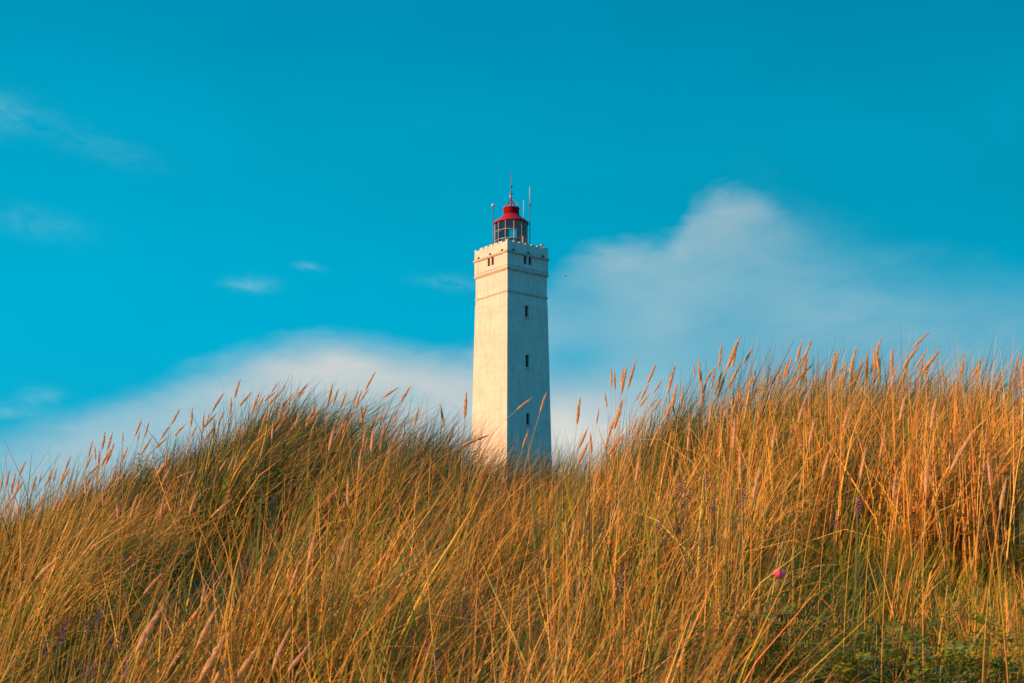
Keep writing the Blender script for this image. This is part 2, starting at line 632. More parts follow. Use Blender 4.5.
m_grass = leafy("grass_leaf", 0.17)
x, y, ln, ph0, ph1, az, is_g = tussocks(1270, 96)
n = len(x)
wd = rng.uniform(0.0028, 0.0054, n) * np.where(rng.uniform(0, 1, n) < 0.12, 1.5, 1.0)
blue = np.clip((y / np.interp(x, rx_, rr_) - 0.62) / 0.2, 0, 1) * np.clip((0.6 - x) / 0.6, 0.3, 1) * (x > -3.2)
grn = np.where((rng.uniform(0, 1, n) < blue)[:, None], pal([(0.030, 0.085, 0.050), (0.040, 0.10, 0.065), (0.07, 0.13, 0.04)], n), pal(GREEN, n))
tint = np.where(is_g[:, None], grn, pal(STRAW, n))
tip = np.where((rng.uniform(0, 1, n) < 0.45 - 0.3 * blue)[:, None], pal(STRAW, n), tint)
V, Fc, T = blades(x, y, ln, wd, ph0, ph1, az, tint, tip)
gmask = is_g
sel = np.nonzero(gmask)[0]; dry = np.nonzero(~gmask)[0]


def pick(sel, V, Fc, T, segs=4):
    m = 2 * (segs + 1)
    v = V.reshape(-1, m, 3)[sel].reshape(-1, 3); t = T.reshape(-1, m, 3)[sel].reshape(-1, 3)
    b = (np.arange(len(sel))[:, None] * m + np.arange(segs)[None, :] * 2).ravel()
    return v, np.stack([b, b + 1, b + 3, b + 2], 1), t


green_part = pick(sel, V, Fc, T)
dry_part = pick(dry, V, Fc, T)

# dry culms: straight pale stalks between the tussocks
n = 7200
x, y = scatter(n, yover=0.5)
lean = lean_field(x, y)
ln = rng.uniform(0.5, 0.86, n) * short_mat(x, y)
culm = blades(x, y, ln, rng.uniform(0.0018, 0.0030, n), np.abs(lean * 0.5 + rng.normal(0, 0.1, n)), np.clip(lean * 1.3 + rng.normal(0, 0.25, n), 0, 1.7),
              rng.normal(0.05, 0.5, n) + np.where((rng.uniform(0, 1, n) < 0.12) & (y < 0.7 * np.interp(x, rx_, rr_)), np.pi, 0), pal(STRAW, n, 0.2))
# bent and broken blades that tangle the tussocks together
n = 19000
x, y = scatter(n, yover=0.2)
lean = lean_field(x, y)
tang = blades(x, y, rng.uniform(0.5, 0.95, n) * short_mat(x, y), rng.uniform(0.0018, 0.0038, n), np.abs(lean * 0.3 + rng.normal(0, 0.15, n)), rng.uniform(1.0, 2.5, n),
              rng.normal(0.1, 0.85, n), pal(STRAW, n, 0.22))
# airy reddish panicles of another grass on the right-hand crest
npan = 110
px_ = rng.uniform(1.9, 3.5, npan)
py_ = np.interp(px_, rx_, rr_) + rng.normal(-0.1, 0.3, npan)
ph_ = rng.uniform(0.55, 0.82, npan)
lnp = np.radians(rng.uniform(8, 26, npan))
pst = blades(px_, py_, ph_ + .05, np.full(npan, 0.0018), lnp, lnp, np.zeros(npan), pal([(0.40, 0.22, 0.12)], npan))
ix = np.repeat(np.arange(npan), 18)
q = rng.uniform(0.66, 1.0, len(ix)) * ph_[ix]
pbr = blades(px_[ix] + np.sin(lnp[ix]) * q, py_[ix], rng.uniform(0.03, 0.075, len(ix)), rng.uniform(0.0018, 0.0032, len(ix)), rng.uniform(0.3, 0.9, len(ix)),
             rng.uniform(0.8, 1.7, len(ix)), rng.uniform(0, 6.28, len(ix)), pal([(0.42, 0.20, 0.13), (0.34, 0.15, 0.11)], len(ix)),
             zadd=np.cos(lnp[ix]) * q + (ground(px_[ix], py_[ix]) - ground(px_[ix] + np.sin(lnp[ix]) * q, py_[ix])))
n = 2600
x = rng.uniform(-3.6, 3.6, n)
y = np.interp(x, rx_, rr_) + rng.normal(-0.2, 0.3, n)
lean = lean_field(x, y)
sky_s = blades(x, y, rng.uniform(0.5, 0.9, n) * np.interp(x, [-4.2, -3.2, -2.2, -1.5, 0.8], [0.6, 0.7, 0.85, 1.0, 1.0]), rng.uniform(0.0020, 0.0040, n), np.abs(lean * 0.4 + rng.normal(0, 0.12, n)),
               np.clip(lean * 1.5 + rng.normal(0, 0.35, n), 0.03, 1.7), rng.normal(0.0, 0.45, n), pal(STRAW, n))
v, f, t = join([dry_part, culm, tang, pst, pbr, sky_s])
tag(np_mesh("dry_grass", v, f, m_grass, tint=t), "dry straw-coloured leaves and culms of dune grass all over the slope", "grass", None, "stuff")

# leaves that stand out over the skyline
n = 10500
x = rng.uniform(-5.0, 5.2, n)
R = np.interp(x, rx_, rr_)
y = R + rng.normal(-0.15, 0.4, n)
lean = lean_field(x, y)
sky_b = blades(x, y, rng.uniform(0.45, 1.02, n) * np.interp(x, [-4.2, -3.2, -2.2, -1.5, 0.8], [0.50, 0.62, 0.85, 1.0, 1.0]), rng.uniform(0.0030, 0.0052, n), np.abs(lean * 0.4 + rng.normal(0, 0.1, n)), np.clip(lean * 1.7 + rng.normal(0, 0.38, n), 0.05, 1.7),
               rng.normal(0.0, 0.3, n), pal([GREEN[1], GREEN[3], GREEN[0]], n))
v, f, t = join([green_part, sky_b])
tag(np_mesh("marram_grass", v, f, m_grass, tint=t), "green and grey-green leaves of marram grass leaning in the wind on the dune", "grass", None, "stuff")

# short fine grass filling the foot of the slope
n = 84000
x, y = scatter(n, ylo=1.9, yover=-0.4)
R = np.interp(x, rx_, rr_)
k = np.clip((y / R), 0, 1)
fine_h = 0.40 - 0.08 * k + 0.09 * wob(x, y, 1.4, 0.7)
lean = lean_field(x, y)
ln = fine_h * rng.uniform(0.6, 1.2, n)
azf = rng.normal(0.1, 0.5, n) + 0.9 * wob(x, y, 1.6, 3.3)
fine = blades(x, y, ln, rng.uniform(0.0012, 0.0026, n), np.abs(lean * 0.5 + rng.normal(0, 0.25, n)), np.clip(lean * 2.2 + rng.normal(0, 0.55, n), 0, 2.4), azf, np.where((rng.uniform(0, 1, n) < 1.3 * (1 - short_mat(x, y)) * (x > 0) + 0.45 * sm((0.75 - k) / 0.3) * np.clip(0.6 + wob(x, y, 1.7, 4.0), 0, 1.2))[:, None], pal([GREEN[0], GREEN[2], (0.36, 0.42, 0.03), FINE[5]], n, 0.2), pal(FINE, n, 0.2)))
n = 26000                                  # the dense low mat at the foot of the slope, and a thin floor everywhere
x = np.concatenate([rng.uniform(0.2, 2.6, 17000), rng.uniform(-4.5, 3.5, 9000)])
y = np.concatenate([rng.uniform(2.2, 5.4, 17000), rng.uniform(2.2, 9.5, 9000)])
y = np.minimum(y, np.interp(x, rx_, rr_) - 0.2)
ln = rng.uniform(0.10, 0.30, n)
mat_ = blades(x, y, ln, rng.uniform(0.0014, 0.0030, n), np.abs(rng.normal(0.25, 0.25, n)), np.clip(rng.normal(0.9, 0.6, n), 0, 2.2), rng.uniform(-1.2, 1.6, n),
              pal([GREEN[0], GREEN[2], (0.36, 0.42, 0.03), FINE[2], FINE[0], (0.48, 0.46, 0.04)], n, 0.22))
fine = join([fine, mat_])
tag(np_mesh("fine_grass", *fine[:2], m_grass, tint=fine[2]), "short fine golden grass filling in between the tussocks", "grass", None, "stuff")

# ------------------------------------------------------------------ seed-headed stalks
m_stem = leafy("stalk_straw", 0.15, (0.70, 0.41, 0.08))
m_head = leafy("seed_head_husk", 0.5, (0.93, 0.66, 0.36), var=0.1)


def bez(a, b, c, d, t):
    return a * (1 - t) ** 3 + b * 3 * t * (1 - t) ** 2 + c * 3 * t * t * (1 - t) + d * t ** 3


def make_stalk(tip_px, base_px, label, group, hpref=None, thick=1.0, crest=False):
    px, py = tip_px; bx, by = base_px
    want = hpref or random.uniform(0.86, 1.08)
    u, w_ = ray(px, py)
    ds = np.arange(2.4, 11.0, 0.05)
    hh = CZ + w_ * ds - ground(u * ds, ds)
    R = float(np.interp(u * 9, rx_, rr_))
    ok = ds < R + 0.45
    if crest: ok &= ds > R - 1.5
    d = float(ds[ok][np.argmin(np.abs(hh[ok] - want))])
    tip = at(px, py, d)
    back = random.uniform(-0.25, 0.25) * math.hypot(px - bx, py - by) / F * d
    hb = at(bx, by, d + back)
    ax = (tip - hb)
    if ax.length > 0.3: ax *= 0.3 / ax.length; hb = tip - ax
    ax.normalize()
    h = hb.z - float(ground(hb.x, hb.y))
    hor = Vector((ax.x, ax.y, 0))
    root = Vector((hb.x, hb.y, 0)) - hor * (h * 0.55)
    root.z = float(ground(root.x, root.y)) - 0.03
    c1_ = root + Vector((hor.x * 0.12 * h, hor.y * 0.12 * h, h * 0.4))
    c2_ = hb - ax * h * 0.36
    pts = [bez(root, c1_, c2_, hb, i / 12) for i in range(13)] + [hb + ax * 0.02]
    o = empty("seed_stalk", root)
    tag(o, label, "grass stalk", group)
    loc = [q - root for q in pts]
    r0 = 0.0013 * thick
    MB().tube(loc, [r0 * (1 - 0.35 * i / 13) for i in range(14)], 5).build("stem", m_stem, o)
    # spike: a spindle core wrapped in overlapping husks
    ln_ = (tip - hb).length
    droop = Vector((1, 0, -0.25)) * ln_ * random.uniform(-0.02, 0.09)
    side = ax.cross(Vector((0, 1, 0.2))).normalized(); oth = ax.cross(side)
    P = lambda t: hb - root + ax * ln_ * t + droop * (t * t - t)
    rad = min(0.074 * ln_, 0.0130) * random.uniform(0.85, 1.15) * thick
    prof = lambda t: rad * (math.sin(math.pi * min(max(t, 0), 1) ** 0.72) ** 0.62 * 0.9 + 0.10) * (1 - 0.25 * t)
    mb = MB()
    mb.tube([P(i / 9) for i in range(10)], [prof(i / 9) * 0.74 for i in range(10)], 7)
    ns = 80
    for k_ in range(ns):
        t = (k_ + random.random()) / ns * 0.97
        a = random.uniform(0, 2 * math.pi)
        out = side * math.cos(a) + oth * math.sin(a)
        tw = ax.cross(out)
        r = prof(t)
        b0 = P(t) + out * r * 0.5
        l = ln_ * random.uniform(0.11, 0.19)
        e = b0 + ax * l + out * r * random.uniform(0.0, 0.40)
        mid = (b0 + e) / 2 + out * r * 0.28
        wv = tw * r * random.uniform(0.28, 0.42)
        mb.add([b0, mid + wv, e, mid - wv], [(0, 1, 2, 3)])
    mb.build("seed_head", m_head, o)
    return o


LEFT_EDGE = [((9.7, 469), (5.3, 488)), ((3.5, 475), (0, 493)), ((15.8, 473), (10.5, 495)), ((25.5, 462), (18.5, 476.5)), ((19.7, 477), (15.5, 495)),
             ((36.5, 475.6), (31.3, 493)), ((42.2, 472), (38.7, 484)), ((52.2, 469), (46, 486)), ((56.6, 468.5), (52.7, 484)), ((70.8, 456.6), (65, 472)),
             ((67.7, 465), (60.6, 482)), ((76.8, 480), (71, 491)), ((85.8, 476), (86.1, 496)), ((92.6, 441), (88.4, 457)), ((92.6, 454), (85, 470)),
             ((105, 432), (102, 450)), ((95, 446), (95.8, 461)), ((99.5, 450), (98.5, 465)), ((112.5, 433), (107, 451)), ((114, 444), (105.5, 465)),
             ((122.8, 432), (122.8, 443)), ((127.8, 447), (120.7, 463)), ((141.8, 419.5), (135, 436)), ((148.9, 422), (144, 438)), ((140, 431), (137.4, 442)),
             ((180, 409), (171, 425)), ((170, 426), (160, 440)), ((186, 424), (174, 436)), ((192.3, 408), (191, 427)), ((196.7, 426), (191, 438)),
             ((166.8, 438), (154.5, 449)), ((116, 464), (111.4, 473))]
LEFT_CREST = [((220, 398.5), (211.6, 413)), ((204, 415), (202.8, 433)), ((209, 414), (205.4, 428)), ((223.4, 393.4), (212.4, 411)),
              ((251.2, 392.7), (238.8, 406.6)), ((231.5, 398), (230, 415)), ((225, 411), (218, 425)), ((259.3, 393), (251, 414)),
              ((264.4, 396), (256.4, 411)), ((278.3, 382.4), (270.3, 394)), ((275.4, 392), (263.7, 401.5)), ((285, 385.4), (277.6, 397)), ((279, 392), (268, 406)),
              ((292.2, 394), (279.8, 411)), ((277.6, 401), (271.7, 412)), ((288.6, 407), (281.3, 424)), ((307.6, 384), (296, 398.5)), ((305, 391), (297.4, 398)),
              ((332.5, 384.6), (327.4, 405)), ((338.4, 389), (333, 405)), ((316.4, 404), (304.7, 430)), ((322.3, 406), (308.3, 424)), ((300.3, 409), (295, 428.6)),
              ((331.8, 411), (324.5, 424)), ((368.7, 389), (360, 402)), ((361.6, 391), (355.5, 409)), ((358, 391), (352.8, 405.7)),
              ((347, 392.5), (340.5, 407.5)), ((410, 387), (400, 403)), ((419, 408), (414.4, 426)), ((397.7, 410), (393.3, 425)),
              ((345.8, 412.7), (338, 425)), ((386, 413), (381, 423))]
RIGHT_RISE = [((590.3, 433), (591.5, 455)), ((611.4, 369), (611.4, 387)), ((614.6, 371.6), (615.1, 390)),
              ((604.6, 392), (607, 408)), ((622.5, 400), (613.7, 430)), ((626.6, 368), (621.3, 394)), ((623.4, 369), (621.3, 387)), ((635.7, 361), (627.3, 390)),
              ((656, 364.6), (647, 384)), ((648.5, 385), (641, 400)), ((662, 380), (653.3, 393.6)), ((641, 391), (635.3, 401.5)), ((649, 394.5), (639, 408)),
              ((656.8, 399), (649, 408)), ((662, 399), (652.4, 412)), ((672.6, 400), (674.7, 416)), ((693.7, 363), (694.6, 375)), ((699.7, 359), (699.3, 381)),
              ((710, 372.5), (705, 383))]
RIGHT_CREST = [((721.3, 345), (719, 368)), ((737, 347.6), (732.4, 368)), ((752.4, 349), (742.4, 365)), ((740.6, 363), (727.5, 390)),
               ((714.3, 368), (705.5, 383)), ((715.7, 367), (711.3, 388)), ((755.6, 372), (753, 390)), ((773, 374), (762.6, 398)), ((778, 365), (778.4, 384)),
               ((790.7, 361.6), (787, 377)), ((801.6, 342), (796, 363)), ((811.8, 340), (799, 369)), ((791.4, 361.6), (785.8, 376)), ((807.4, 360), (800, 381)),
               ((782.3, 381), (778.8, 400)), ((826.8, 372), (817.5, 400)), ((848.7, 372), (833.6, 388)), ((863, 361), (850.8, 388)), ((867.9, 352), (867.2, 388)),
               ((881.6, 337.4), (876.3, 353)), ((873.7, 346), (875, 365)), ((876.8, 351), (878.6, 370)), ((865, 387), (857, 401)), ((807, 378), (806, 389)),
               ((892.2, 350), (891.3, 377)), ((918.9, 346), (902.7, 368)), ((926.8, 350), (915, 369)), ((938.8, 351), (922, 372)), ((925.6, 359), (917.7, 379)),
               ((942.3, 371), (946.7, 390)), ((1018.7, 354.6), (1013.4, 384)), ((1020, 379), (1003, 407)), ((1023.6, 358), (1023, 390)), ((986, 404), (971, 427)),
               ((765, 382), (757, 396)), ((746, 395), (739, 412))]
UPPER_LEFT_SLOPE = [((169.4, 458), (155.4, 478)), ((170.7, 467), (161.5, 485.5)), ((190.5, 472), (176.4, 478)), ((194.6, 471), (188.4, 485.5)), ((238, 455.6), (234, 471)),
                    ((233.7, 456), (228, 471)), ((227, 459), (219, 472)), ((273.2, 422), (271.7, 440)), ((334, 428.6), (328.8, 452)), ((374, 428.5), (371.3, 453)),
                    ((366, 428.5), (362.5, 448)), ((385.4, 423), (380, 451)), ((360.8, 451), (359, 472)), ((348, 478), (348, 510)), ((419, 486), (414.7, 498.5)),
                    ((165.6, 491.5), (160.4, 519)), ((137.5, 496), (130.4, 519)), ((197, 491.5), (189, 515)), ((228.8, 501), (210, 518)), ((37.5, 515), (29.5, 536)),
                    ((59, 557.6), (35, 580)), ((96.4, 537.5), (80.4, 559)), ((118, 493), (118, 520)), ((60, 500), (57, 518)), ((103, 488), (103, 507)), ((20, 500), (18, 520)), ((44, 497), (40, 513))]
LOW_LEFT = [((162, 573.5), (143, 595)), ((315.6, 532), (307.2, 570)), ((346.6, 537), (336, 571)), ((299, 562), (289, 592)), ((162, 608.5), (135, 655)),
            ((215.3, 609.5), (196, 649)), ((224.4, 636), (199, 682)), ((182.4, 648), (170, 668)), ((228.5, 658), (210, 690)), ((310.8, 643), (287, 673)),
            ((257, 649), (234, 683)), ((205, 585), (201, 608)), ((289, 630), (272, 672))]
RIGHT_SLOPE = [((906, 395), (900, 421)), ((936, 399), (931, 430)), ((928.4, 457), (926, 495)), ((970.7, 436), (950, 472)), ((988, 455), (991, 488)), ((805, 400), (798, 424)),
               ((776, 425), (772, 450)), ((850, 405), (843, 430)), ((735, 420), (733, 450)), ((740, 450), (741, 485)), ((690, 425), (688, 452)), ((640, 455), (636, 482)),
               ((897, 470), (893, 500)), ((1006, 480), (1000, 512)), ((885, 430), (880, 458)), ((712, 400), (709, 424)),
               ((815, 420), (809, 446)), ((660, 425), (650, 448)), ((598, 470), (594, 494)), ((760, 470), (753, 500)), ((866, 450), (860, 480)), ((830, 450), (822, 478)),
               ((620, 500), (612, 526)), ((575, 520), (570, 548))]
def extra(lst, x0, x1, n_, up, size):
    for _ in range(n_):
        tx = random.uniform(x0, x1)
        ty = float(np.interp(tx, *zip(*MASS))) - random.uniform(*up)
        l = random.uniform(*size)
        a = random.gauss(0.42, 0.2) if x1 < 480 else random.gauss(0.27, 0.2)
        lst.append(((tx, ty), (tx - l * math.sin(a), ty + l * math.cos(a))))


extra(LEFT_CREST, 205, 455, 22, (-14, 14), (17, 25))
extra(LEFT_EDGE, 0, 195, 14, (-12, 18), (15, 22))
extra(RIGHT_RISE, 585, 700, 10, (0, 36), (18, 27))
extra(RIGHT_CREST, 700, 1020, 34, (2, 40), (20, 30))
zones = [(LEFT_EDGE, "orange seed-headed grass stalk rising against the sky on the low left slope", "seed-headed stalks along the low left skyline", None),
         (LEFT_CREST, "orange seed-headed grass stalk on the windswept left crest of the dune", "seed-headed stalks on the left crest", None),
         (RIGHT_RISE, "orange seed-headed grass stalk on the rise just right of the lighthouse", "seed-headed stalks on the rise right of the lighthouse", None),
         (RIGHT_CREST, "orange seed-headed grass stalk against the sky on the right-hand crest of the dune", "seed-headed stalks on the right crest", None),
         (UPPER_LEFT_SLOPE, "pale orange seed-headed stalk in front of dark grass, below the left skyline", "seed-headed stalks on the left slope", 0.80),
         (LOW_LEFT, "large pale seed-headed stalk leaning right in the nearest grass at lower left", "near seed-headed stalks at lower left", 0.80),
         (RIGHT_SLOPE, "golden seed-headed stalk standing among dry grass below the right skyline", "seed-headed stalks on the right slope", 0.78)]
for lst, lab, grp, hp in zones:
    for a, b in lst:
        make_stalk(a, b, lab, grp, hp, 1.0, crest=lst is RIGHT_CREST or lst is LEFT_CREST or lst is RIGHT_RISE)
SINGLES = [((929, 332.6), (912.4, 348.5), "tallest arching seed-headed stalk, topping the right crest"),
           ((739.4, 338), (726.6, 369.5), "tallest seed-headed stalk where the right crest first levels off"),
           ((240.3, 380), (234.4, 398.5), "slim seed-headed stalk standing tallest at the start of the left crest"),
           ((375.3, 372.3), (365, 391), "highest seed-headed stalk of the left crest, well above its neighbours"),
           ((397.7, 388), (382.7, 398), "seed head lying almost flat to the right over the left crest"),
           ((440.4, 405.7), (444, 428), "seed-headed stalk tipping to the left between left crest and lighthouse"),
           ((466.4, 393.5), (464.6, 419), "lone upright seed-headed stalk just left of the lighthouse wall"),
           ((487.5, 435.7), (462.8, 445.4), "reddish seed head bent nearly flat across the foot of the sunlit tower wall"),
           ((530.5, 399), (516.5, 410), "curved seed head bending right over the shaded tower wall"),
           ((546.3, 393.5), (540, 413), "tall seed-headed stalk crossing the shaded tower wall beside its lowest window"),
           ((527.9, 432), (522.6, 448), "short seed-headed stalk in front of the shaded tower wall under the lowest window"),
           ((580.6, 398), (577, 425), "lone dark orange seed-headed stalk standing just right of the lighthouse"),
           ((599, 409), (596.4, 424), "stubby dark seed head on a grey stalk right of the lighthouse"),
           ((674.7, 366.4), (667.3, 394.5), "thick lone seed head hanging clear in the sky midway up the right rise")]
for a, b, lab in SINGLES:
    make_stalk(a, b, lab, "seed-headed grass stalks")

# ------------------------------------------------------------------ low rose bushes
m_leaf = leafy("rose_leaf", 0.3, (0.21, 0.28, 0.022), 0.45, 0.4)
m_leaf_y = leafy("rose_leaf_yellow", 0.3, (0.40, 0.32, 0.04), 0.45, 0.4)
m_twig = simple("twig_bark", (0.12, 0.07, 0.04), 0.8)
BL = ["dark green leafy rose bush low at the bottom right", "small leafy rose bush at the bottom edge, left of the larger one",
      "yellowing leafy shrub among tall grass at the right edge", "dark leafy shrub with vetch around it below the right rise",
      "green low shrub in the grass at the bottom right corner", "small dark leafy shrub on the left skyline slope",
      "small bright green shrub in the grass left of centre", "low yellow-green shrub in the grass below the dune saddle", "low leafy shrub almost lost in grass at the bottom centre"]
for (px, py, r, h), c, lab in zip(BUSHES, bush_c, BL):
    gz = float(ground(c.x, c.y))
    o = empty("rose_bush", (c.x, c.y, gz))
    tag(o, lab, "shrub", "low shrubs in the grass")
    lf, tw = MB(), MB()
    nst = int(16 + r * 60)
    for s in range(nst):
        a = random.uniform(0, 2 * math.pi); q = r * math.sqrt(random.random())
        ex, ey = q * math.cos(a), q * math.sin(a)
        top = Vector((ex, ey, h * random.uniform(0.45, 0.95) * (1 - 0.35 * (q / r) ** 2)))
        base_ = Vector((ex * 0.5, ey * 0.5, -0.03))
        tw.tube([base_, (base_ + top) / 2 + Vector((random.uniform(-.02, .02), random.uniform(-.02, .02), 0)), top], [0.003, 0.0022, 0.0012], 4)
        for k_ in range(16):
            t = random.uniform(0.3, 1.03)
            p0 = base_.lerp(top, t)
            aa = random.uniform(0, 2 * math.pi)
            dr_ = Vector((math.cos(aa), math.sin(aa), random.uniform(-0.1, 0.7))).normalized()
            sd = dr_.cross(Vector((0, 0, 1))).normalized(); nn = sd.cross(dr_)
            for j in range(3):
                q0 = p0 + dr_ * (0.012 + 0.013 * j)
                for sg in (-1, 1):
                    d2 = (dr_ * 0.45 + sd * sg).normalized()
                    l = random.uniform(0.016, 0.026); wv = d2.cross(nn).normalized() * l * 0.3
                    lf.add([q0, q0 + d2 * l * 0.45 + wv - nn * .002, q0 + d2 * l, q0 + d2 * l * 0.45 - wv - nn * .002], [(0, 1, 2, 3)])
    tw.build("twigs", m_twig, o)
    lf.build("leaves", m_leaf_y if "yellow" in lab else m_leaf, o)

# ------------------------------------------------------------------ flowers
m_pink = leafy("rose_petal", 0.3, (0.86, 0.15, 0.30))
m_purple = leafy("vetch_petal", 0.3, (0.13, 0.055, 0.24))
m_mauve = leafy("vetch_petal_mauve", 0.3, (0.40, 0.10, 0.30))
m_gstem = leafy("green_stem", 0.15, (0.14, 0.16, 0.05))
m_wht = leafy("white_petal", 0.3, (0.75, 0.72, 0.66))


def clear_stem(o, h, lean=0.1):
    MB().tube([(-lean, 0, -h), (-lean * 0.3, 0.0, -h * 0.5), (0, 0, 0)], [0.0022, 0.0018, 0.0014], 5).build("stem", m_gstem, o)


c = hit(778, 577, 0.50)
c.y -= 0.02
o = empty("rose_flower", c)
tag(o, "single bright pink rose flower in the grass at lower right", "flower")
pt = MB()
for k_ in range(9):
    a = 2 * math.pi * k_ / 5 + (0.4 if k_ > 4 else 0)
    inner = 0.75 if k_ > 4 else 1.0
    d2 = Vector((math.cos(a), math.sin(a), 0)); s2 = Vector((-math.sin(a), math.cos(a), 0)); up = Vector((0, 0, 1))
    g = 0.0135 * inner * random.uniform(0.75, 1.25)
    tilt_ = random.uniform(-0.25, 0.45)
    rows = [(0.25, 0.0, 0.3), (0.85, 0.35, 0.75), (1.05, 0.95, 0.85), (0.78, 1.5, 0.6)]
    vs = []
    for rr, zz, ww in rows:
        for s_ in (-1, 0, 1):
            vs.append(d2 * g * (rr + tilt_ * zz - 0.12 * abs(s_)) + s2 * g * ww * s_ * 0.85 + up * g * ((zz - 0.2) * 0.85 + random.uniform(-0.13, 0.13)))
    fs = [(i * 3 + j, i * 3 + j + 1, i * 3 + j + 4, i * 3 + j + 3) for i in range(3) for j in range(2)]
    pt.add(vs, fs, True)
pt.build("petals", m_pink, o)
sp_ = MB()
for k_ in range(5):
    a = 2 * math.pi * (k_ + .5) / 5
    d2 = Vector((math.cos(a), math.sin(a), 0)); s2 = Vector((-math.sin(a), math.cos(a), 0))
    sp_.add([s2 * .003, d2 * .016 + Vector((0, 0, -.006)), s2 * -.003, Vector((0, 0, -.007))], [(0, 1, 2), (0, 2, 3)])
sp_.build("sepals", m_gstem, o)
clear_stem(o, 0.5)

VETCH = {"low_left": [(98, 616), (88, 626), (64, 627), (59, 637), (44, 646), (94, 666), (84, 674), (110, 639), (119, 642), (52, 621)],
         "mid_left": [(340, 528), (333, 557), (245, 562), (272, 502), (262, 497), (397, 510), (402, 554)],
         "centre": [(464, 604), (426, 650), (437, 662), (520, 596), (548, 523), (622, 574), (617, 585), (586, 588)],
         "right": [(682, 486), (677, 493), (688, 495), (663, 502), (712, 507), (658, 526), (741, 501), (744, 492), (705, 480), (857, 505), (835, 520), (985, 470)]}
VL = {"low_left": "small purple vetch flower spike among the shaded grass at the bottom left",
      "mid_left": "small purple vetch flower spike in the grass of the middle left slope",
      "centre": "small purple vetch flower spike in the golden grass below the lighthouse",
      "right": "small purple vetch flower spike in the grass right of the lighthouse"}
PINKS = [((124.6, 667), "tiny pink flower low in the bottom left grass"), ((470, 615), "tiny mauve-pink flower in the golden grass at bottom centre"), ((858, 503), "tiny magenta flower deep in the right-hand grass")]


def vetch(px, py, lab, grp, mat):
    c = hit(px, py, random.uniform(0.50, 0.60))
    o = empty("vetch_flower", c)
    tag(o, lab, "flower", grp)
    fl = MB()
    for k_ in range(12):
        t = k_ / 12
        a = k_ * 2.4
        d2 = Vector((math.cos(a), math.sin(a), -0.25)); s2 = Vector((-math.sin(a), math.cos(a), 0))
        b0 = Vector((0.004 * t, 0, -0.02 + 0.044 * t)); l = 0.011 * (1 - 0.4 * t)
        fl.add([b0, b0 + d2 * l * .6 + s2 * .0034, b0 + d2 * l + Vector((0, 0, .003)), b0 + d2 * l * .6 - s2 * .0034, b0 + d2 * l * .6 + Vector((0, 0, .0045))],
               [(0, 1, 4), (1, 2, 4), (2, 3, 4), (3, 0, 4)])
    fl.build("petals", mat, o)
    clear_stem(o, 0.5, 0.06)


for k_, ps in VETCH.items():
    for px, py in ps:
        vetch(px, py, VL[k_], "purple vetch flowers, " + k_.replace("_", " "), m_purple)
for (px, py), lab in PINKS:
    vetch(px, py, lab, None, m_mauve)

c = at(691.4, 399, 7.4)
o = empty("white_flower", c)
tag(o, "tiny white flower head on a thin stalk at the skyline of the right rise", "flower")
fl = MB()
for k_ in range(8):
    a = 2 * math.pi * k_ / 8
    d2 = Vector((math.cos(a), math.sin(a), 0.3)); s2 = Vector((-math.sin(a), math.cos(a), 0))
    fl.add([(0, 0, 0), d2 * .006 + s2 * .003, d2 * .009, d2 * .006 - s2 * .003], [(0, 1, 2, 3)])
fl.build("petals", m_wht, o)
clear_stem(o, c.z - float(ground(c.x, c.y)), 0.2)

# ------------------------------------------------------------------ lighthouse
D = 145.0
TH = 0.681
TX = -0.0006 * D
TB = CZ + 5.0


